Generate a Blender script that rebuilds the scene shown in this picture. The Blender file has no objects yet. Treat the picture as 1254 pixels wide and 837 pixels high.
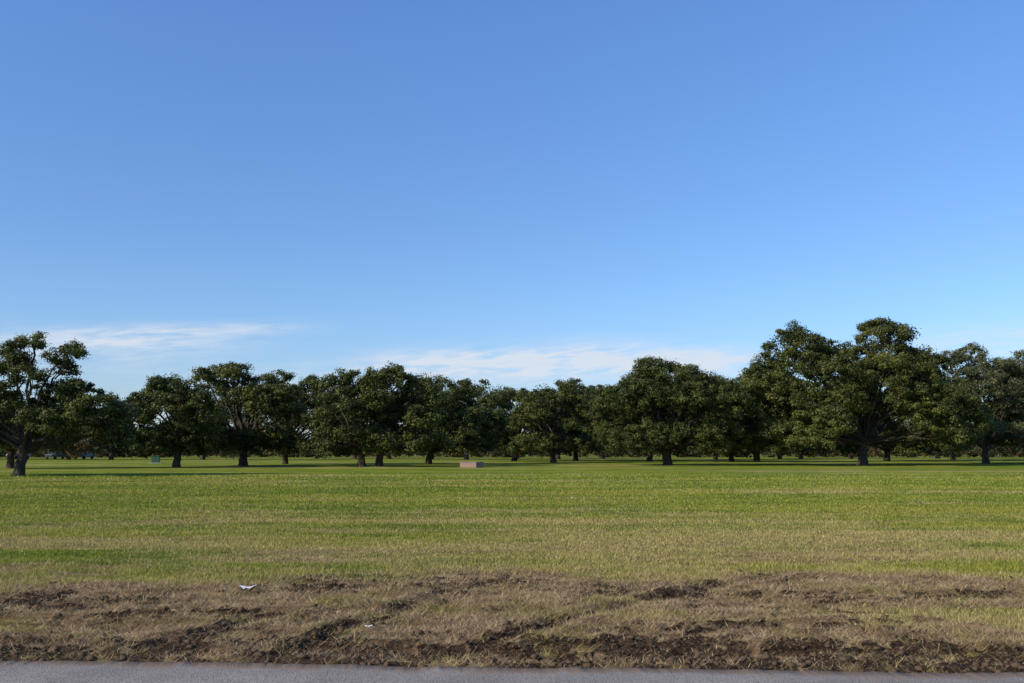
import bpy, math, random
import numpy as np
from mathutils import Vector
R = np.random.default_rng(7)
random.seed(7)
scene = bpy.context.scene
scene.view_settings.view_transform = 'Standard'
scene.view_settings.look = 'None'
scene.view_settings.exposure = 0

# ---------------------------------------------------------------- helpers
def hsh(xi, yi, s):
    v = np.sin(xi*127.1 + yi*311.7 + s*74.7)*43758.5453
    return v - np.floor(v)
def vn(x, y, s=0):
    xi = np.floor(x); yi = np.floor(y); fx = x-xi; fy = y-yi
    fx = fx*fx*(3-2*fx); fy = fy*fy*(3-2*fy)
    a = hsh(xi, yi, s); b = hsh(xi+1, yi, s); c = hsh(xi, yi+1, s); d = hsh(xi+1, yi+1, s)
    return (a*(1-fx)+b*fx)*(1-fy) + (c*(1-fx)+d*fx)*fy
def fbm(x, y, s=0, o=4):
    t = 0; amp = .5; tot = 0
    for i in range(o):
        t = t + amp*vn(x*2**i+i*17.3, y*2**i-i*9.1, s+i); tot += amp; amp *= .55
    return t/tot
def sst(a, b, x):
    t = np.clip((x-a)/(b-a), 0, 1); return t*t*(3-2*t)

def mesh_np(name, verts, faces, attrs=None, smooth=False, mat=None, parent=None):
    me = bpy.data.meshes.new(name)
    verts = np.ascontiguousarray(verts, dtype=np.float32); faces = np.ascontiguousarray(faces, dtype=np.int32)
    k = faces.shape[1]
    me.vertices.add(len(verts)); me.vertices.foreach_set('co', verts.ravel())
    me.loops.add(faces.size); me.loops.foreach_set('vertex_index', faces.ravel())
    me.polygons.add(len(faces)); me.polygons.foreach_set('loop_start', np.arange(0, faces.size, k, dtype=np.int32))
    me.update(calc_edges=True)
    for n, v in (attrs or {}).items():
        a = me.attributes.new(n, 'FLOAT', 'POINT'); a.data.foreach_set('value', np.ascontiguousarray(v, dtype=np.float32))
    if smooth: me.polygons.foreach_set('use_smooth', np.ones(len(faces), dtype=bool))
    ob = bpy.data.objects.new(name, me); scene.collection.objects.link(ob)
    if mat: me.materials.append(mat)
    if parent: ob.parent = parent
    return ob

class NT:
    def __init__(s, tree): s.t = tree
    def n(s, typ, **kw):
        nd = s.t.nodes.new(typ)
        for k, v in kw.items(): setattr(nd, k, v)
        return nd
    def link(s, a, b): s.t.links.new(a, b)
    def put(s, sock, v):
        if isinstance(v, bpy.types.NodeSocket): s.link(v, sock)
        else:
            if sock.type == 'RGBA' and len(v) == 3: v = (*v, 1)
            sock.default_value = v
    def m(s, op, a, b=0.0, c=None, clamp=False):
        nd = s.n('ShaderNodeMath', operation=op, use_clamp=clamp)
        s.put(nd.inputs[0], a); s.put(nd.inputs[1], b)
        if c is not None: s.put(nd.inputs[2], c)
        return nd.outputs[0]
    def mix(s, f, a, b, mode='MIX'):
        nd = s.n('ShaderNodeMix', data_type='RGBA', blend_type=mode)
        s.put(nd.inputs[0], f); s.put(nd.inputs[6], a); s.put(nd.inputs[7], b)
        return nd.outputs[2]
    def noise(s, vec, scale, detail=4, rough=.55):
        nd = s.n('ShaderNodeTexNoise'); s.put(nd.inputs['Vector'], vec)
        nd.inputs['Scale'].default_value = scale; nd.inputs['Detail'].default_value = detail
        nd.inputs['Roughness'].default_value = rough
        return nd.outputs[0]
    def mr(s, v, a, b, c=0., d=1.):
        nd = s.n('ShaderNodeMapRange'); nd.interpolation_type = 'SMOOTHSTEP'
        s.put(nd.inputs[0], v); s.put(nd.inputs[1], a); s.put(nd.inputs[2], b); s.put(nd.inputs[3], c); s.put(nd.inputs[4], d)
        return nd.outputs[0]
    def attr(s, name): return s.n('ShaderNodeAttribute', attribute_name=name).outputs['Fac']

def newmat(name):
    m = bpy.data.materials.new(name); m.use_nodes = True
    nt = NT(m.node_tree); b = m.node_tree.nodes['Principled BSDF']
    b.inputs['Roughness'].default_value = .8; b.inputs['Specular IOR Level'].default_value = .2
    return m, nt, b
def simple(name, col, rough=.7, var=.25, scale=8, spec=.3, metal=0):
    m, nt, b = newmat(name)
    geo = nt.n('ShaderNodeNewGeometry'); n = nt.noise(geo.outputs['Position'], scale)
    c = nt.mix(n, tuple(x*(1-var) for x in col), tuple(min(1, x*(1+var)) for x in col))
    nt.link(c, b.inputs['Base Color']); b.inputs['Roughness'].default_value = rough
    b.inputs['Specular IOR Level'].default_value = spec; b.inputs['Metallic'].default_value = metal
    return m

# ---------------------------------------------------------------- camera
cam = bpy.data.cameras.new('camera'); co = bpy.data.objects.new('camera', cam); scene.collection.objects.link(co)
co.location = (0, 0, 1.65); co.rotation_euler = (math.radians(96.25), 0, 0)
cam.lens = 35; cam.sensor_width = 36; cam.clip_end = 20000; cam.clip_start = .1
scene.camera = co

# ---------------------------------------------------------------- sun + sky
EL = math.radians(30); AZ = math.radians(240)   # azimuth clockwise from +Y
sd = Vector((math.sin(AZ)*math.cos(EL), math.cos(AZ)*math.cos(EL), math.sin(EL)))
L = bpy.data.lights.new('sun', 'SUN'); L.energy = 5.0; L.angle = math.radians(.5); L.color = (1, .92, .79)
lo = bpy.data.objects.new('sun', L); scene.collection.objects.link(lo)
lo.rotation_euler = sd.to_track_quat('Z', 'Y').to_euler(); lo.location = (-30, -20, 40)

w = bpy.data.worlds.new('World'); scene.world = w; w.use_nodes = True
nt = NT(w.node_tree); bg = w.node_tree.nodes['Background']; bg.inputs['Strength'].default_value = .12
sky = nt.n('ShaderNodeTexSky', sky_type='NISHITA'); sky.sun_disc = False
sky.sun_elevation = EL; sky.sun_rotation = AZ; sky.air_density = 1.0; sky.dust_density = .1; sky.ozone_density = 3.0
tc = nt.n('ShaderNodeTexCoord'); sx = nt.n('ShaderNodeSeparateXYZ'); nt.link(tc.outputs['Generated'], sx.inputs[0])
az = nt.m('MULTIPLY', nt.m('ARCTAN2', sx.outputs[0], sx.outputs[1]), 57.2958)
el = nt.m('MULTIPLY', nt.m('ARCSINE', sx.outputs[2]), 57.2958)
cv = nt.n('ShaderNodeCombineXYZ'); nt.link(nt.m('MULTIPLY', az, .16), cv.inputs[0]); nt.link(nt.m('MULTIPLY', nt.m('SUBTRACT', el, nt.m('MULTIPLY', az, .06)), .9), cv.inputs[1])
n1 = nt.noise(cv.outputs[0], 1.0, 6, .6)
cv2 = nt.n('ShaderNodeCombineXYZ'); nt.link(nt.m('MULTIPLY', az, .5), cv2.inputs[0]); nt.link(nt.m('MULTIPLY', nt.m('SUBTRACT', el, nt.m('MULTIPLY', az, .1)), 3.2), cv2.inputs[1])
n2 = nt.noise(cv2.outputs[0], 1.0, 5, .6)
def blob(a0, e0, sa, se, k, amp):
    da = nt.m('SUBTRACT', az, a0)
    de = nt.m('SUBTRACT', nt.m('SUBTRACT', el, e0), nt.m('MULTIPLY', da, k))
    q = nt.m('ADD', nt.m('POWER', nt.m('ABSOLUTE', nt.m('DIVIDE', da, sa)), 2.), nt.m('POWER', nt.m('ABSOLUTE', nt.m('DIVIDE', de, se)), 2.))
    return nt.m('MULTIPLY', nt.m('EXPONENT', nt.m('MULTIPLY', q, -1.)), amp)
blobs = [(-18.5, 6.5, 6., .35, .07, .95), (-22, 5.6, 6, .8, .05, 1.0), (3.2, 5.0, 5.5, .95, .03, 2.2), (-5, 4.9, 4.5, .7, .04, 1.7), (11, 4.9, 5, .7, -.01, 1.6),
         (27, 5.6, 5, .9, .0, .9), (-30, 5, 8, 1.2, .0, .5), (-14, 3.6, 7, 1., 0, .6)]
s = None
for b_ in blobs:
    v = blob(*b_); s = v if s is None else nt.m('ADD', s, v)
nn = nt.m('ADD', nt.m('MULTIPLY', n1, .6), nt.m('MULTIPLY', n2, .5))
cm = nt.m('MULTIPLY', s, nt.mr(nn, .36, .72), clamp=True)
tint = nt.mix(nt.mr(el, 0, 9), (.76, .84, 1.10), (.84, 1.03, 1.30))
tint = nt.mix(nt.mr(el, 7, 30), tint, (.97, 1.27, 1.68))
skyc = nt.mix(1.0, sky.outputs[0], tint, 'MULTIPLY')
col = nt.mix(nt.m('MULTIPLY', cm, .9), skyc, (5.9, 6.4, 7.2))
nt.link(col, bg.inputs['Color'])

# ---------------------------------------------------------------- ground masks (metres, world)
RUTS = [([(-1.9, 8.0), (-1.7, 8.4), (-.97, 11.), (-.17, 12.5)], .12), ([(-.4, 8.4), (.1, 9.3), (1.47, 11.), (2.85, 12.7), (4, 13.6)], .12),
        ([(2.7, 11.3), (4.2, 11.5), (5.6, 11.2)], .18), ([(-1.6, 8.35), (.5, 8.2), (2.2, 8.3), (6, 7.9)], .2),
        ([(-5.5, 9.6), (-3.4, 9.9), (-2.2, 10.3)], .12), ([(-3.2, 8.3), (-2.7, 9.2), (-2.2, 10.2)], .1), ([(1.4, 9.1), (2.6, 9.5), (4.4, 9.6)], .1)]
def segd(x, y, pts):
    d = np.full(x.shape, 1e9)
    for (ax, ay), (bx, by) in zip(pts[:-1], pts[1:]):
        vx, vy = bx-ax, by-ay; t = np.clip(((x-ax)*vx+(y-ay)*vy)/(vx*vx+vy*vy), 0, 1)
        d = np.minimum(d, np.hypot(x-ax-t*vx, y-ay-t*vy))
    return d
def edge_y(x): return 7.80 - .06*np.clip(x, -60, 60) + .12*(fbm(x*.7, x*0, 31)-.5) + .12*(fbm(x*4., x*0, 33)-.5)
def rut(x, y):
    wx = x+.45*(fbm(x*1.3, y*1.3, 41)-.5); wy = y+.45*(fbm(x*1.3, y*1.3, 43)-.5)
    r = np.zeros(x.shape); berm = np.zeros(x.shape)
    for pts, wd in RUTS:
        d = segd(wx, wy, pts); r = np.maximum(r, np.exp(-(d/wd)**2)); berm = np.maximum(berm, np.exp(-((d-wd*1.9)/(wd*.8))**2))
    return r, berm
def masks(x, y):
    off = 1.2*sst(-1.5, -4.0, x)
    yb = 12.6 - off + 3.8*(fbm(x*.45, y*.9, 3)-.5)
    n = fbm(x*1.7, y*1.7, 5); nf = fbm(x*7, y*7, 6)
    green = np.exp(-(((x-5.3)/1.9)**2+((y-9.7)/.95)**2))*1.9 + .8*sst(.60, .74, fbm(x*.8, y*1.1, 8))*sst(9, 10.5, y)
    worn = sst(yb+1.6, yb-1.0, y)                      # worn verge beside the road
    dead = np.clip(worn*1.15 + .7*sst(23, 12, y)*sst(.42, .64, fbm(x*.3, y*.8, 9, 5)) - green*sst(.25, .5, n), 0, 1)
    r, berm = rut(x, y)
    e = y-edge_y(x)
    near = sst(1.4, .2, e+.6*(n-.5))*(.55+.45*sst(-.5, 3., x))
    big = sst(.42, .58, fbm(x*.7, y*1.0, 14))
    bare = np.clip(worn*sst(.45, .57, n*.4+nf*.6)*(.4+.6*big) + r*sst(.3, .55, n*.4+nf*.6)*worn*1.1 + near*1.0*sst(.25, .5, nf) - green*.8, 0, 1)
    bare = bare*sst(16, 13, y)
    return dead, bare
def height(x, y):
    dead, bare = masks(x, y); r, berm = rut(x, y)
    e = y-edge_y(x); k = sst(.0, .5, e)*sst(24, 14, y)
    h = .07*(fbm(x*1.6, y*1.6, 11)-.5)*(.3+dead) + .06*(fbm(x*9, y*9, 12)-.5)*(bare+.45*dead) + (-.05*r+.025*berm)*dead + .05*(fbm(x*20, y*20, 13)-.5)*bare
    far = .25*(fbm(x*.04, y*.04, 15)-.5)*sst(20, 60, y)*sst(140, 90, y)
    return h*k + .02*k + .012*sst(-.02, .12, e) + far*.4

# ---------------------------------------------------------------- grass/soil colour shared
def ground_color(nt, blade=False):
    geo = nt.n('ShaderNodeNewGeometry'); P = geo.outputs['Position']
    mp = nt.n('ShaderNodeMapping'); mp.inputs['Scale'].default_value = (.4, 1, 0); nt.link(P, mp.inputs[0]); Q = mp.outputs[0]
    mp2 = nt.n('ShaderNodeMapping'); mp2.inputs['Scale'].default_value = (.05, 1, 0); mp2.inputs['Rotation'].default_value = (0, 0, .04); nt.link(P, mp2.inputs[0])
    stripe = nt.noise(mp2.outputs[0], .4, 3, .6)
    a = nt.noise(Q, .07, 5, .62); b = nt.noise(Q, .45, 5, .65); c = nt.noise(Q, 4, 4, .7); f = nt.noise(Q, 60, 2)
    sy = nt.n('ShaderNodeSeparateXYZ'); nt.link(P, sy.inputs[0]); y = sy.outputs[1]
    v = nt.m('ADD', nt.m('ADD', nt.m('MULTIPLY', a, .45), nt.m('MULTIPLY', b, .3)), nt.m('ADD', nt.m('MULTIPLY', c, .2), nt.m('MULTIPLY', stripe, .2)))
    v = nt.m('ADD', v, nt.mr(y, 12, 36, .075, 0.))
    dry = nt.mr(v, .575, .67, 0.0, 1.)
    tuft = nt.mr(nt.noise(Q, 1.6, 5, .7), .4, .65)
    g = nt.mix(tuft, (.115, .175, .010), (.235, .29, .018))
    g = nt.mix(nt.mr(nt.noise(Q, .2, 4, .6), .42, .60), g, (.27, .28, .030))
    straw = nt.mix(nt.mr(nt.noise(Q, 9, 3, .7), .35, .65), (.42, .30, .12), (.58, .44, .20))
    col = nt.mix(dry, g, nt.mix(.68, g, straw))
    dead = nt.attr('dead'); bare = nt.attr('bare')
    brown = nt.mix(nt.mr(c, .35, .65), (.25, .16, .085), (.52, .37, .21))
    brown = nt.mix(nt.mr(nt.noise(P, .9, 4, .65), .45, .7), brown, (.34, .27, .09))
    col = nt.mix(nt.mr(nt.m('ADD', dead, nt.m('MULTIPLY', nt.m('SUBTRACT', nt.noise(P, 3, 4, .7), .5), .9)), .15, .95), col, brown)
    return col, P, Q, f, bare, c, y

mg, nt, b = newmat('ground_grass_soil')
col, P, Q, f, bare, c, y = ground_color(nt)
soil = nt.mix(nt.mr(nt.noise(P, 14, 5, .7), .35, .65), (.035, .022, .014), (.14, .092, .055))
col = nt.mix(nt.mr(nt.m('ADD', bare, nt.m('MULTIPLY', nt.m('SUBTRACT', nt.noise(P, 18, 4, .7), .5), .8)), .22, .5), col, soil)
near_dark = nt.mix(nt.mr(f, .4, .6), (.5, .48, .45), (.85, .82, .8))  # mottled darkening of the ground, full close up, fading out with distance
col = nt.mix(nt.mr(y, 20, 70, 1., 0.), col, nt.mix(1., col, near_dark, 'MULTIPLY'))
spk = nt.mr(nt.noise(Q, 12, 4, .8), .3, .7, .66, 1.1)
spk2 = nt.mr(nt.noise(Q, 1.2, 5, .75), .35, .65, .70, 1.0)
vm = nt.n('ShaderNodeVectorMath', operation='SCALE'); nt.link(col, vm.inputs[0]); nt.link(nt.m('MULTIPLY', spk, spk2), vm.inputs['Scale'])
nt.link(vm.outputs[0], b.inputs['Base Color'])
bp = nt.n('ShaderNodeBump'); bp.inputs['Strength'].default_value = .8; bp.inputs['Distance'].default_value = .03
nt.link(nt.noise(P, 25, 5, .7), bp.inputs['Height']); nt.link(bp.outputs[0], b.inputs['Normal'])
b.inputs['Roughness'].default_value = .95; b.inputs['Specular IOR Level'].default_value = .05

mb, nt, b = newmat('grass_blades')
col, P, Q, f, bare, c, y = ground_color(nt, True)
t = nt.attr('tint')
col = nt.mix(nt.mr(t, .64, 1.0, 0, .75), col, (.48, .37, .17))
vm = nt.n('ShaderNodeVectorMath', operation='SCALE'); nt.link(col, vm.inputs[0]); nt.link(nt.mr(nt.attr('tint2'), 0, 1, .6, 1.45), vm.inputs['Scale'])
nt.link(vm.outputs[0], b.inputs['Base Color']); b.inputs['Roughness'].default_value = .6; b.inputs['Specular IOR Level'].default_value = .12
tr = nt.n('ShaderNodeBsdfTranslucent'); nt.link(vm.outputs[0], tr.inputs[0])
mx = nt.n('ShaderNodeMixShader'); mx.inputs[0].default_value = .3
out = mb.node_tree.nodes['Material Output']; nt.link(b.outputs[0], mx.inputs[1]); nt.link(tr.outputs[0], mx.inputs[2]); nt.link(mx.outputs[0], out.inputs[0])

# ---------------------------------------------------------------- ground sheet
def axis(fine0, fine1, step, lo, hi):
    f = list(np.arange(fine0, fine1, step)); s = step; v = fine1
    up = []
    while v < hi: up.append(v); s *= 1.12; v += s
    up.append(hi); s = step; v = fine0; dn = []
    while v > lo: s *= 1.12; v -= s; dn.append(v)
    dn[-1] = lo
    return np.array(dn[::-1]+f+up)
gx = axis(-9, 9, .04, -4000, 4000); gy = axis(7.0, 15, .035, -4000, 6000)
X, Y = np.meshgrid(gx, gy); x = X.ravel(); y_ = Y.ravel()
z = height(x, y_); de, ba = masks(x, y_)
V = np.stack([x, y_, z], 1); nx, ny = len(gx), len(gy)
i = np.arange(nx-1); j = np.arange(ny-1); I, J = np.meshgrid(i, j); q = (J*nx+I).ravel()
F = np.stack([q, q+1, q+1+nx, q+nx], 1)
mesh_np('ground', V, F, {'dead': de, 'bare': ba}, True, mg)

# ---------------------------------------------------------------- road
mr_, nt, b = newmat('asphalt')
geo = nt.n('ShaderNodeNewGeometry'); P = geo.outputs['Position']
a = nt.noise(P, 1.2, 5, .6); agg = nt.n('ShaderNodeTexVoronoi'); agg.inputs['Scale'].default_value = 90; nt.link(P, agg.inputs['Vector'])
c1 = nt.mix(nt.mr(a, .3, .7), (.23, .205, .18), (.32, .285, .25))
c1 = nt.mix(nt.mr(agg.outputs['Distance'], .1, .6, .6, 0.), c1, (.42, .375, .33))
c1 = nt.mix(nt.mr(nt.noise(P, 90, 3), .5, .62, 0, .85), c1, (.07, .06, .05))
ed = nt.attr('edge')
c1 = nt.mix(nt.mr(nt.m('ADD', ed, nt.m('MULTIPLY', nt.m('SUBTRACT', nt.noise(P, 5, 5, .7), .5), 1.3)), .5, .8, 0, .85), c1, (.27, .18, .11))
nt.link(c1, b.inputs['Base Color']); b.inputs['Roughness'].default_value = .95; b.inputs['Specular IOR Level'].default_value = .05
bp = nt.n('ShaderNodeBump'); bp.inputs['Strength'].default_value = .8; bp.inputs['Distance'].default_value = .006
nt.link(agg.outputs['Distance'], bp.inputs['Height']); nt.link(bp.outputs[0], b.inputs['Normal'])
rx = np.concatenate([np.linspace(-300, -9, 60), np.arange(-8.97, 9, .03), np.linspace(9, 300, 60)])
ey = edge_y(rx) + .03*(hsh(rx*91, rx, 3)-.5)
offs = np.array([0, -.02, -.25, -.6, -2.5, -6.6, -6.62]); zz = np.array([-.02, .02, .024, .026, .04, .02, -.02]); ea = np.array([1, .95, .55, .1, 0, 0, 0])
V = []; E = []
for o, zc, e_ in zip(offs, zz, ea):
    V.append(np.stack([rx, ey+o if o > -1 else 7.80-.06*np.clip(rx, -60, 60)+o, np.full(rx.shape, zc)], 1)); E.append(np.full(rx.shape, e_))
V = np.concatenate(V); E = np.concatenate(E); n = len(rx)
I, J = np.meshgrid(np.arange(n-1), np.arange(len(offs)-1)); q = (J*n+I).ravel()
mesh_np('asphalt_road', V, np.stack([q, q+n, q+n+1, q+1], 1), {'edge': E}, False, mr_)

# ---------------------------------------------------------------- grass blades (one object)
def blades(N, y0, y1):
    yy = y0*(y1/y0)**R.random(N)
    xx = (R.random(N)*2-1)*(yy*.56+1.5)
    kk = (R.random(N) < sst(y1, y1*.5, yy)+.02); xx, yy = xx[kk], yy[kk]; N = len(xx)
    de, ba = masks(xx, yy)
    keep = (R.random(N) < (1-.88*ba)) & (yy > edge_y(xx)+.02-.12*(R.random(N) < .05)) & (R.random(N) < .2+1.15*fbm(xx*2.5, yy*2.5, 21))
    xx, yy, de, ba = xx[keep], yy[keep], de[keep], ba[keep]; n = len(xx)
    zz = height(xx, yy)
    tall = .35+1.3*fbm(xx*1.1, yy*1.1, 23)
    h = (.018+.04*R.random(n))*tall*(1-.15*de)*(1+.012*(yy-8))
    a = R.random(n)*6.283; lean = (.3+.6*R.random(n)) + de*(.5*R.random(n)+.35)
    lean = np.minimum(lean, 1.45); h = h*(1+1.1*de*sst(16, 12, yy))
    dx = np.cos(a)*np.sin(lean)*h; dy = np.sin(a)*np.sin(lean)*h; dz = np.cos(lean)*h
    b = R.random(n)*6.283; W = .0062*(yy/9)**1.05*(.6+.8*R.random(n))*.5
    wx = np.cos(b)*W; wy = np.sin(b)*W
    p0 = np.stack([xx-wx, yy-wy, zz-.004], 1); p1 = np.stack([xx+wx, yy+wy, zz-.004], 1); p2 = np.stack([xx+dx, yy+dy, zz+np.maximum(dz, .006)], 1)
    V = np.stack([p0, p1, p2], 1).reshape(-1, 3)
    rp = lambda v: np.repeat(v, 3)
    return V, rp(de), rp(ba*0), rp(R.random(n)), rp(R.random(n))
V, a1, a2, a3, a4 = blades(1900000, 7.4, 75)
mesh_np('grass', V, np.arange(len(V)).reshape(-1, 3), dict(dead=a1, bare=a2, tint=a3, tint2=a4), False, mb)

# ---------------------------------------------------------------- soil clods (one object)
import bmesh
bm = bmesh.new(); bmesh.ops.create_icosphere(bm, subdivisions=1, radius=1)
iv = np.array([v.co[:] for v in bm.verts]); iF = np.array([[v.index for v in f.verts] for f in bm.faces]); bm.free()
def clods(name, xs, ys, sz, mat):
    n = len(xs); k = len(iv)
    jit = iv[None]*(.6+.7*R.random((n, k, 1)))*np.stack([.8+.6*R.random(n), .8+.6*R.random(n), .5+.4*R.random(n)], 1)[:, None]
    zs = height(xs, ys)
    V = jit*sz[:, None, None] + np.stack([xs, ys, zs+sz*.25], 1)[:, None]
    F = iF[None]+(np.arange(n)*k)[:, None, None]
    return mesh_np(name, V.reshape(-1, 3), F.reshape(-1, 3), None, False, mat)
N = 80000; xs = (R.random(N)*2-1)*9; ys = 7.6+R.random(N)*6
de, ba = masks(xs, ys); k = (R.random(N) < ba*.3) & (ys > edge_y(xs)+.0); xs, ys = xs[k], ys[k]
msoil = simple('soil_clod', (.10, .066, .041), .95, .5, 20, .05)
clods('soil_clods', xs, ys, .005+.028*R.random(len(xs))**4+.006*R.random(len(xs)), msoil)
cl = [(1.85, 9.3, .06), (1.95, 9.35, .04), (1.78, 9.27, .045), (-2.75, 9.05, .045), (-2.72, 8.75, .05), (-2.8, 9.5, .04), (-4.4, 9.8, .04), (.1, 8.5, .04), (3.3, 8.2, .05), (3.9, 7.9, .04), (2.6, 8.0, .04), (-.6, 11.3, .04), (3.2, 11.4, .045), (4.5, 11.5, .045)]
xs = []; ys = []; ss = []
for (a, b_, c_) in cl:
    for t in range(9): xs.append(a+random.gauss(0, .06)); ys.append(b_+random.gauss(0, .06)); ss.append(c_*random.uniform(.25, .8))
clods('turf_clumps', np.array(xs), np.array(ys), np.array(ss), simple('dark_turf', (.055, .038, .025), .95, .5, 20, .05))

# ---------------------------------------------------------------- litter, stone
def paper(name, x, y, s, seed, mat):
    rr = np.random.default_rng(seed); n = 7
    g = np.linspace(-1, 1, n); A, B = np.meshgrid(g, g); Z = rr.random(A.shape)*.35+.1+.25*np.abs(A)
    V = np.stack([(A+.15*rr.random(A.shape))*s, (B*.6+.15*rr.random(A.shape)+.3*A)*s, Z*s], -1).reshape(-1, 3)
    V += np.array([x, y, float(height(np.array([x]), np.array([y]))[0])+.03])
    I, J = np.meshgrid(np.arange(n-1), np.arange(n-1)); q = (J*n+I).ravel()
    return mesh_np(name, V, np.stack([q, q+1, q+1+n, q+n], 1), None, False, mat)
mp_ = simple('white_paper', (.75, .75, .74), .8, .05)
paper('paper_litter', -3.03, 11.6, .09, 1, mp_); paper('paper_litter', -1.28, 9.1, .03, 2, mp_)
clods('stone', np.array([3.85]), np.array([12.6]), np.array([.035]), simple('pale_stone', (.3, .29, .28), .8, .2))

# ---------------------------------------------------------------- trees
def leafmat(name, dark, light, autumn=None, af=(.8, .95)):
    m, nt, b = newmat(name)
    t = nt.attr('tint'); cl_ = nt.attr('clump')
    col = nt.mix(nt.mr(nt.m('ADD', nt.m('MULTIPLY', t, .45), nt.m('MULTIPLY', cl_, .55)), .1, .95), dark, light)
    if autumn: col = nt.mix(nt.mr(cl_, af[0], af[1]), col, autumn)
    nt.link(col, b.inputs['Base Color']); b.inputs['Roughness'].default_value = .5; b.inputs['Specular IOR Level'].default_value = .15
    tr = nt.n('ShaderNodeBsdfTranslucent'); nt.link(nt.mix(1., col, (1.1, 1.2, .6), 'MULTIPLY'), tr.inputs[0])
    mx = nt.n('ShaderNodeMixShader'); mx.inputs[0].default_value = .12
    out = m.node_tree.nodes['Material Output']; nt.link(b.outputs[0], mx.inputs[1]); nt.link(tr.outputs[0], mx.inputs[2]); nt.link(mx.outputs[0], out.inputs[0])
    return m
mleaf = leafmat('live_oak_leaves', (.018, .027, .007), (.110, .122, .028))
mleaf1 = leafmat('live_oak_leaves_olive', (.020, .030, .007), (.140, .146, .032))
mleaf2 = leafmat('grey_green_leaves', (.04, .047, .02), (.16, .165, .068))
mdist = leafmat('distant_leaves', (.018, .027, .012), (.075, .085, .03), (.085, .06, .025), (.95, 1.0))
mbrush = leafmat('autumn_brush', (.04, .042, .018), (.12, .10, .036), (.20, .09, .03), (.85, 1.0))
mbark, nt, b = newmat('oak_bark')
geo = nt.n('ShaderNodeNewGeometry'); mp = nt.n('ShaderNodeMapping'); mp.inputs['Scale'].default_value = (6, 6, 1.5); nt.link(geo.outputs['Position'], mp.inputs[0])
nb = nt.noise(mp.outputs[0], 1.5, 5, .7); nt.link(nt.mix(nt.mr(nb, .35, .65), (.025, .02, .015), (.10, .078, .055)), b.inputs['Base Color'])
bp = nt.n('ShaderNodeBump'); bp.inputs['Distance'].default_value = .08; nt.link(nb, bp.inputs['Height']); nt.link(bp.outputs[0], b.inputs['Normal'])

def tube(pts, rad, sides=7):
    pts = np.array(pts); n = len(pts); T = np.gradient(pts, axis=0); T /= np.linalg.norm(T, axis=1)[:, None]+1e-9
    ref = np.where(np.abs(T[:, 2:3]) > .8, np.array([[1., 0, 0]]), np.array([[0, 0, 1.]]))
    A = np.cross(T, ref); A /= np.linalg.norm(A, axis=1)[:, None]+1e-9; B = np.cross(T, A)
    an = np.linspace(0, 2*math.pi, sides, endpoint=False)
    V = pts[:, None] + (A[:, None]*np.cos(an)[None, :, None]+B[:, None]*np.sin(an)[None, :, None])*np.array(rad)[:, None, None]
    F = []
    for i in range(n-1):
        for s_ in range(sides):
            F.append((i*sides+s_, i*sides+(s_+1) % sides, (i+1)*sides+(s_+1) % sides, (i+1)*sides+s_))
    return V.reshape(-1, 3), np.array(F)
def bez(a, m_, b_, n): 
    t = np.linspace(0, 1, n)[:, None]; return (1-t)**2*a+2*t*(1-t)*m_+t*t*b_

def leaves(C, Rd, cnt, size, rng, flat=.62):
    n = len(C); idx = np.repeat(np.arange(n), cnt); N = len(idx)
    u = rng.normal(size=(N, 3)); u /= np.linalg.norm(u, axis=1)[:, None]
    rad = (.35+.65*rng.random(N)**.6)*(.85+.6*rng.random(N)**3)
    p = C[idx]+u*(rad*Rd[idx])[:, None]*np.array([1, 1, flat])
    nrm = u*1.1+rng.normal(size=(N, 3))*.45+np.array([0, 0, .3]); nrm /= np.linalg.norm(nrm, axis=1)[:, None]
    t = np.cross(nrm, rng.normal(size=(N, 3))); t /= np.linalg.norm(t, axis=1)[:, None]+1e-9; b_ = np.cross(nrm, t)
    s_ = (size*(.6+.8*rng.random(N)))[:, None]
    V = np.stack([p-t*s_*.5, p+b_*s_*.32, p+t*s_*.5, p-b_*s_*.32], 1).reshape(-1, 3)
    ct = rng.random(n)[idx]
    return V, np.repeat(rng.random(N), 4), np.repeat(ct, 4)

def clumps_from_lobes(lobes, dens, cr, rng, zmin):
    C = []; lob = []
    Lc = np.array([l[:3] for l in lobes]); Lr = np.array([l[3] for l in lobes])
    for k, (lc, lr) in enumerate(zip(Lc, Lr)):
        n = max(6, int(dens*4*math.pi*lr*lr/(math.pi*cr*cr)))
        u = rng.normal(size=(n, 3)); u /= np.linalg.norm(u, axis=1)[:, None]
        p = lc+u*(lr*(.62+.42*rng.random(n)))[:, None]*np.array([1.05, 1.05, .74])
        d = np.linalg.norm((p[:, None]-Lc[None]), axis=2)/Lr[None]; d[:, k] = 9
        ok = (d.min(1) > .55) & (p[:, 2] > zmin) & ((u[:, 2] > -.6) | (rng.random(n) < .35))
        C.append(p[ok]); lob += [k]*int(ok.sum())
    return np.concatenate(C), np.array(lob)

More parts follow.
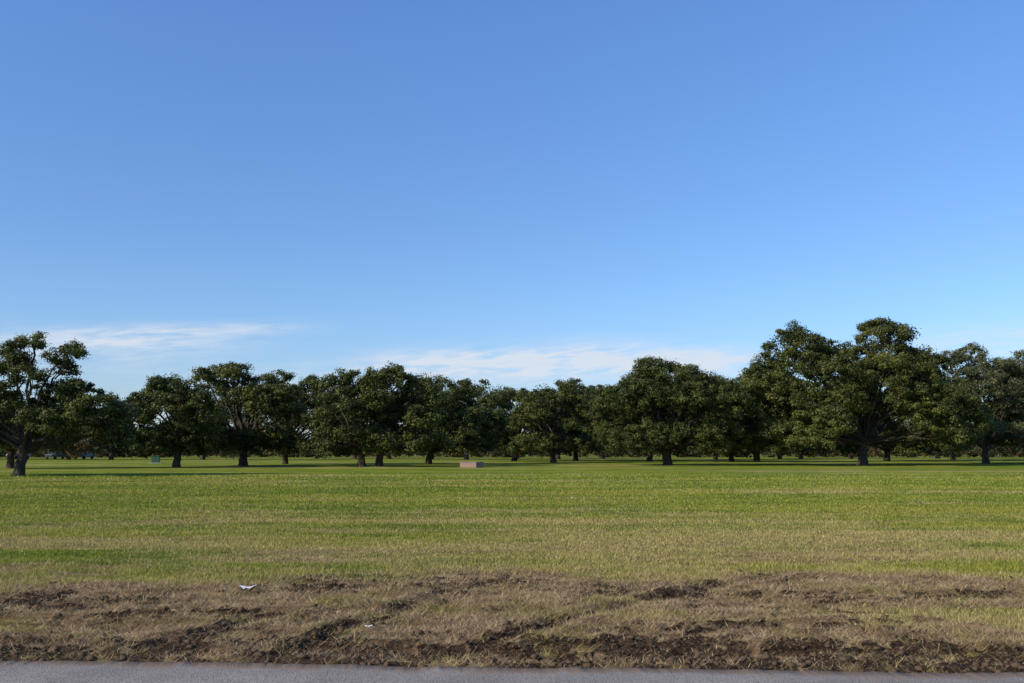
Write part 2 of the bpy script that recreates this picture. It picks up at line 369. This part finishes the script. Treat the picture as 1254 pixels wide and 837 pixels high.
def oak(x, y, lobes, H, seed, leaf=.2, cr=.75, trunk_r=.45, fork=2.0, dens=1.0, mat=None, cnt=110, lean=0.0, zmin=1.5, name='live_oak_tree', limb=1.0):
    rng = np.random.default_rng(seed)
    root = bpy.data.objects.new(name, None); scene.collection.objects.link(root); root.location = (x, y, float(height(np.array([float(x)]), np.array([float(y)]))[0])-.05)
    root.empty_display_size = .5
    C, lob = clumps_from_lobes(lobes, dens, cr, rng, zmin)
    Rd = cr*(.5+.9*rng.random(len(C)))
    V, t, c = leaves(C, Rd, cnt, leaf, rng)
    mesh_np('foliage', V, np.arange(len(V)).reshape(-1, 4), {'tint': t, 'clump': c}, False, mat or mleaf, root)
    vs = []; fs = []; o = 0
    def add(p, r, s_=7):
        nonlocal o
        v, f = tube(p, r, s_); vs.append(v); fs.append(f+o); o += len(v)
    top = np.array([lean, 0, fork]); tz = np.linspace(-.3, fork, 7)
    pts = np.stack([lean*(tz/fork)**2*np.sign(tz+1), 0*tz, tz], 1)+rng.normal(size=(7, 3))*.03
    pts[-1] = top
    add(pts, trunk_r*(.8+.8*np.exp(-(tz+.3)*2.2)), 12)
    for lc, lr in zip(*[np.array([l[:3] for l in lobes]), [l[3] for l in lobes]]):
        hd = math.hypot(lc[0]-top[0], lc[1]); 
        mid = np.array([top[0]+(lc[0]-top[0])*.45, lc[1]*.45, top[2]+(lc[2]-top[2])*(.75 if hd < 3 else .55)+.3])+rng.normal(size=3)*.35
        pts = bez(top-np.array([0, 0, .25]), mid, lc, 9); pts[1:-1] += rng.normal(size=(7, 3))*.13
        r0 = trunk_r*rng.uniform(.22, .42)*limb
        add(pts, np.linspace(r0, .05, 9)+.0, 7)
    pick = rng.choice(len(C), min(len(C), 110), replace=False)
    for k in pick:
        lc = np.array(lobes[lob[k]][:3]); a = lc+(top-lc)*rng.uniform(0, .35)
        mid = (a+C[k])/2+rng.normal(size=3)*.25
        add(bez(a, mid, C[k], 5), np.linspace(.06, .02, 5), 5)
    v = np.concatenate(vs); f = np.concatenate(fs)
    mesh_np('trunk_and_limbs', v, f, None, True, mbark, root)
    return root

def auto_lobes(l, r, H, seed, low=2.6, n=12, depth=None):
    """irregular spreading crown between x=l and x=r, height H"""
    rng = random.Random(seed); cx = (l+r)/2; W = (r-l)/2; D = depth or W*.85; out = []
    lr = max(1.2, min(W*.36, H*.22))
    for k in range(n):   # low skirt of hanging lobes
        a = 2*math.pi*k/n+rng.uniform(-.25, .25); rr = rng.uniform(.95, 1.25); q_ = lr*rng.uniform(.6, 1.0)
        X = cx+math.cos(a)*max(W-q_, .3)*rr; Yy = math.sin(a)*max(D-q_, .3)*rr
        out.append((X, Yy, low+q_*.6+rng.uniform(0, .15)*(H-low), q_))
    for k in range(n-1):   # shoulder
        a = 2*math.pi*k/(n-1)+rng.uniform(-.3, .3); rr = rng.uniform(.72, 1.05); q_ = lr*rng.uniform(.6, 1.15)
        out.append((cx+math.cos(a)*W*rr, math.sin(a)*D*rr, low+(H-low)*rng.uniform(.34, .68), q_))
    for k in range(n-4):
        a = 2*math.pi*k/(n-4)+rng.uniform(-.4, .4); q_ = lr*rng.uniform(.5, 1.05); rr = rng.uniform(.35, .85)
        out.append((cx+math.cos(a)*W*rr, math.sin(a)*D*rr, H-q_*.75-rng.uniform(0.0, .2)*H*(.4+rr), q_))
    for k in range(2):
        q_ = lr*rng.uniform(.55, .9); out.append((cx+rng.uniform(-.45, .45)*W, rng.uniform(-.2, .2)*D, H-q_*.75, q_))
    return out

# near left tree: open crown, tiered clumps
l1 = [(.3, .2, 8.9, .95), (-.5, -.5, 8.2, .8), (2.8, -.3, 8.0, 1.15), (1.9, 1.2, 7.2, .9), (-1.2, .6, 7.3, 1.3), (-2.6, 0, 7.0, 1.2), (.9, -1.2, 6.5, 1.0), (-1.4, -1.4, 5.0, 1.7), (1.9, 1.6, 5.3, 1.4),
      (3.6, .1, 5.4, 1.4), (4.8, -.6, 4.6, 1.3), (5.7, .8, 3.9, 1.3), (4.1, -1.3, 3.3, 1.3), (5.3, 1.5, 2.8, 1.2), (-.6, 2.6, 4.2, 1.5), (-3.6, -.6, 5.6, 2.0), (-4.6, 1.0, 3.9, 1.7), (-3.0, -2.8, 3.6, 1.4), (2.6, -3.0, 3.5, 1.2), (2.2, 3.2, 3.8, 1.4), (-5.8, -1, 5.2, 1.6),
      (6.2, .2, 2.6, 1.0), (-2.6, 1.5, 2.6, 1.2), (.6, 4, 3, 1.5)]
oak(-32.3, 65.8, l1, 9.8, 11, leaf=.135, cr=.5, trunk_r=.38, fork=1.9, dens=1.15, cnt=175, lean=.25, zmin=1.4, mat=mleaf1, limb=.85)

# the big oak on the right
l11 = [(-7.3, 0, 12.8, 3.3), (-5.0, 2.5, 13.2, 2.8), (-9.8, 1, 9.8, 3.2), (-11.4, -1, 6.4, 2.8), (-4.2, -3.5, 9.6, 3.3), (-8.0, -3.5, 6.4, 2.8), (-1.0, 3, 11.9, 3.0), (2.8, 0, 14.2, 3.0), (4.8, 2.5, 12.6, 3.0), (1.2, -3.6, 9.8, 3.0),
       (7.4, 0, 10.9, 3.0), (6.6, -3.8, 7.6, 2.8), (10.2, .6, 7.9, 2.8), (12.0, -.6, 5.2, 2.4), (9.6, -3.8, 4.0, 2.2), (5.6, -6.4, 5.0, 2.4), (-5.4, -6.6, 4.8, 2.4), (9.0, 4.0, 6.4, 3.0), (0, 7, 8.0, 3.5), (-7, 6, 7.0, 3.2), (-12.8, 2, 4.2, 2.2), (-10.2, -3.6, 3.6, 2.1), (5.2, 6.5, 7.5, 3.2),
       (-13.0, -1, 2.8, 1.6), (-8, -5.5, 3.0, 1.8), (12.4, 2, 3.2, 1.9), (7.6, -6, 3.0, 1.7), (-11, 4, 3.4, 2.2), (11, 5, 3.6, 2.3), (-5, 8, 4.2, 2.6), (5, 9, 4.2, 2.6), (-2.6, -2.2, 6.6, 2.2), (3.6, -5, 7.0, 2.4), (-7.8, -1, 14.8, 1.5), (1.6, 0, 15.6, 1.6), (5.0, 0, 15.3, 1.4),
       (-8.5, -2.5, 9.4, 2.6), (-11.6, -2, 8.4, 2.2), (-12.9, 0, 6.6, 1.8), (-4, -5, 7.2, 2.4), (3.8, -2.5, 10.8, 2.4), (10, -2.5, 6.2, 2.4), (-6, -6, 3.0, 1.8), (-9.0, 4, 10.5, 2.6), (8, 3.5, 9.2, 2.6)]
oak(39.5, 113, l11, 16.7, 12, leaf=.21, cr=.85, trunk_r=.6, fork=2.6, dens=1.15, cnt=185, lean=.2, mat=mleaf1, zmin=1.6, limb=.8)

# x, y, crown left, right, height, seed, trunk radius
T = [(-32.4, 97, -6.4, 3.6, 8.9, 21, .40), (-28.7, 107, -5.8, 5.2, 11.0, 22, .5), (-27.6, 122, -1.8, 8.2, 10.7, 23, .38), (-15.3, 102, -5.0, 2.8, 9.8, 24, .42), (-13.6, 102.6, -2.4, 6.6, 10.3, 25, .42),
     (-10.0, 120, -4.6, 7.8, 10.4, 26, .42), (.4, 156, -6.8, 6.2, 11.5, 27, .45), (5.6, 136, -5.4, 6.3, 11.4, 28, .42), (10.5, 165, -6, 7.5, 12.4, 29, .45), (17.5, 113, -7.2, 8.6, 12.2, 30, .55),
     (21.4, 156, -8.5, 9, 13.2, 31, .45), (35.4, 145, -7, 6.0, 13.4, 32, .45), (32.2, 147, -6, 3.5, 11.8, 33, .42), (58.4, 156, -8, 9, 16.8, 34, .5)]
for (x, y, l, r, H, sdn, tr_) in T:
    oak(x, y, auto_lobes(l, r, H, sdn, low=1.1), H, sdn, leaf=.2, cr=.68, trunk_r=tr_, fork=random.uniform(1.6, 2.2), cnt=115, lean=random.uniform(-.35, .35), dens=1.15, zmin=random.uniform(1.1, 1.6), mat=random.choice([mleaf, mleaf, mleaf1]))
oak(60.0, 127, auto_lobes(-6., 6.5, 15.2, 41, low=1.8, n=13), 15, 41, leaf=.2, cr=.72, trunk_r=.45, fork=2.4, cnt=95, dens=1.1, mat=mleaf2)
oak(70.5, 132, auto_lobes(-8, 8.0, 14.6, 42, low=1.8, n=13), 14, 42, leaf=.2, cr=.8, trunk_r=.45, fork=2.4, cnt=105, dens=1.1, mat=mleaf1)
oak(-46.0, 92, auto_lobes(-4, 5.0, 6.8, 43, low=1.5), 8, 43, leaf=.2, cr=.7, trunk_r=.35, fork=1.8, cnt=90)

# distant trees: one mass with trunks
def mass(name, items, leaf, cr, cnt, mat, seed, low=1.5, trunks=True):
    rng = np.random.default_rng(seed); Cs = []; vs = []; fs = []; o = 0
    for k, (x, y, Wd, H) in enumerate(items):
        lb = auto_lobes(-Wd, Wd, H, seed*100+k, low=low, n=8)
        C, _ = clumps_from_lobes(lb, .85, cr, rng, low*.4); Cs.append(C+np.array([x, y, 0]))
        if trunks:
            v, f = tube([(x, y, -.2), (x, y, .8), (x+rng.normal()*.4, y, H*.45)], [.55, .38, .25]); vs.append(v); fs.append(f+o); o += len(v)
    C = np.concatenate(Cs); V, t, c = leaves(C, cr*(.6+.8*rng.random(len(C))), cnt, leaf, rng)
    if trunks:
        root = bpy.data.objects.new(name, None); scene.collection.objects.link(root)
        mesh_np('foliage', V, np.arange(len(V)).reshape(-1, 4), {'tint': t, 'clump': c}, False, mat, root)
        mesh_np('trunks', np.concatenate(vs), np.concatenate(fs), None, True, mbark, root)
    else: mesh_np(name, V, np.arange(len(V)).reshape(-1, 4), {'tint': t, 'clump': c}, False, mat)
rd = random.Random(5); it = []
x = -150
while x < 160:
    d = 182+rd.uniform(-8, 22)
    H = rd.uniform(10.5, 14.5) if x > -62 else rd.uniform(7.5, 9.5)
    if x > 55: H = rd.uniform(11, 15)
    it.append((x, d, rd.uniform(6.5, 9), H)); x += rd.uniform(6.5, 10)
x = -260
while x < 260: it.append((x, 270+rd.uniform(-20, 30), rd.uniform(8, 11), rd.uniform(9, 15) if x > -80 else 10)); x += rd.uniform(10, 15)
mass('distant_trees', it, .36, 1.3, 65, mdist, 3, low=.9)
it = []; x = -200
while x < 200: it.append((x, 240+rd.uniform(-6, 6), rd.uniform(3, 6), rd.uniform(2.2, 4.6))); x += rd.uniform(4, 8)
mass('brush_hedgerow', it, .35, 1.0, 45, mbrush, 4, low=.2, trunks=False)
it = [(-75, 172, 1.6, 3.2), (62, 205, 3, 3.2)]
mass('autumn_shrubs', it, .3, .8, 30, leafmat('autumn_leaves', (.05, .04, .013), (.19, .11, .03)), 6, low=.6, trunks=False)

# ---------------------------------------------------------------- built objects
def boxv(bm, x0, x1, y0, y1, z0, z1, bev=.0):
    r = bmesh.ops.create_cube(bm, size=1)
    for v in r['verts']: v.co = Vector(((x0+x1)/2+v.co.x*(x1-x0), (y0+y1)/2+v.co.y*(y1-y0), (z0+z1)/2+v.co.z*(z1-z0)))
    if bev: bmesh.ops.bevel(bm, geom=list({e for v in r['verts'] for e in v.link_edges}), offset=bev, segments=2, affect='EDGES')
def part(name, boxes, mat, parent, bev=.01):
    bm = bmesh.new()
    for bx in boxes: boxv(bm, *bx, bev=bev)
    me = bpy.data.meshes.new(name); bm.to_mesh(me); bm.free(); me.materials.append(mat)
    ob = bpy.data.objects.new(name, me); scene.collection.objects.link(ob); ob.parent = parent; return ob
def empty(name, loc, rz=0):
    e = bpy.data.objects.new(name, None); scene.collection.objects.link(e); e.location = loc; e.rotation_euler = (0, 0, rz); return e
mbrick, nt, b = newmat('brick')
tcn = nt.n('ShaderNodeTexCoord'); bt = nt.n('ShaderNodeTexBrick'); mpn = nt.n('ShaderNodeMapping'); mpn.inputs['Rotation'].default_value = (math.radians(90), 0, 0)
nt.link(tcn.outputs['Object'], mpn.inputs[0]); nt.link(mpn.outputs[0], bt.inputs['Vector'])
bt.inputs['Scale'].default_value = 1; bt.inputs['Brick Width'].default_value = .2; bt.inputs['Row Height'].default_value = .075; bt.inputs['Mortar Size'].default_value = .008
bt.inputs['Color1'].default_value = (.24, .125, .08, 1); bt.inputs['Color2'].default_value = (.30, .17, .115, 1); bt.inputs['Mortar'].default_value = (.26, .24, .21, 1)
nt.link(bt.outputs[0], b.inputs['Base Color'])
e = empty('brick_planter', (-3.9, 97, 0), math.radians(-28))
part('brick_walls', [(-.9, .9, -.7, -.5, 0, .5), (-.9, .9, .5, .7, 0, .5), (-.9, -.7, -.498, .498, 0, .5), (.7, .9, -.498, .498, 0, .5)], mbrick, e, .004)
part('stone_coping', [(-.95, .95, -.75, -.45, .503, .56), (-.95, .95, .45, .75, .503, .56), (-.95, -.65, -.448, .448, .503, .56), (.65, .95, -.448, .448, .503, .56)], simple('coping', (.24, .22, .19)), e, .01)
part('soil', [(-.69, .69, -.49, .49, .1, .44)], msoil, e, .01)
mgreen = simple('green_paint', (.05, .11, .075), .5, .1)
e = empty('utility_cabinet', (-46.2, 130, 0), .2)
part('pad', [(-.75, .75, -.6, .6, 0, .1)], simple('concrete', (.35, .34, .32)), e)
part('cabinet', [(-.5, .5, -.4, .4, .102, .9), (-.54, .54, -.44, .44, .904, .98)], mgreen, e, .03)
part('door_seams', [(-.01, .01, -.408, -.402, .2, .85), (.1, .16, -.43, -.408, .5, .62)], simple('dark_metal', (.03, .03, .03)), e, .0)

mglass = simple('car_glass', (.02, .025, .03), .3, .1, 3, .4); mtyre = simple('tyre', (.02, .02, .02), .9)
def car(x, y, rz, colr):
    e = empty('parked_car', (x, y, 0), rz); mt = simple('car_paint', colr, .5, .05, 2, .4)
    prof = [(-2.2, .35), (-2.25, .75), (-2.1, .98), (-1.35, 1.02), (-.75, 1.42), (.55, 1.45), (1.2, 1.0), (2.0, .88), (2.2, .7), (2.2, .35)]
    bm = bmesh.new(); a = [bm.verts.new((px, -.85 if pz < 1.1 else -.68, pz)) for px, pz in prof]; c = [bm.verts.new((px, .85 if pz < 1.1 else .68, pz)) for px, pz in prof]
    bm.faces.new(a); bm.faces.new(c[::-1]); n = len(prof)
    for i in range(n): bm.faces.new((a[i], c[i], c[(i+1) % n], a[(i+1) % n]))
    bmesh.ops.recalc_face_normals(bm, faces=bm.faces)
    me = bpy.data.meshes.new('body'); bm.to_mesh(me); bm.free(); me.materials.append(mt); o = bpy.data.objects.new('body', me); scene.collection.objects.link(o); o.parent = e
    bm = bmesh.new()
    for s_ in (-1, 1):
        for q4 in ([(-1.1, 1.04), (-.7, 1.36), (-.15, 1.38), (-.15, 1.04)], [(-.07, 1.04), (-.07, 1.38), (.5, 1.39), (1.02, 1.04)]):
            bm.faces.new([bm.verts.new((a_, s_*(.862 if z_ < 1.1 else .712), z_)) for a_, z_ in q4])
    me = bpy.data.meshes.new('windows'); bm.to_mesh(me); bm.free(); me.materials.append(mglass); o = bpy.data.objects.new('windows', me); scene.collection.objects.link(o); o.parent = e
    bm = bmesh.new()
    for wx in (-1.35, 1.35):
        for wy in (-.8, .8):
            r = bmesh.ops.create_cone(bm, cap_ends=True, segments=18, radius1=.33, radius2=.33, depth=.22)
            for v in r['verts']: v.co = Vector((wx+v.co.x, wy+v.co.z, .33+v.co.y))
    me = bpy.data.meshes.new('wheels'); bm.to_mesh(me); bm.free(); me.materials.append(mtyre); o = bpy.data.objects.new('wheels', me); scene.collection.objects.link(o); o.parent = e
car(-82, 192, 1.4, (.22, .23, .24)); car(-88, 193, 1.5, (.05, .06, .08)); car(-95, 193, 1.2, (.3, .3, .3))
print('verts', sum(len(m.vertices) for m in bpy.data.meshes))
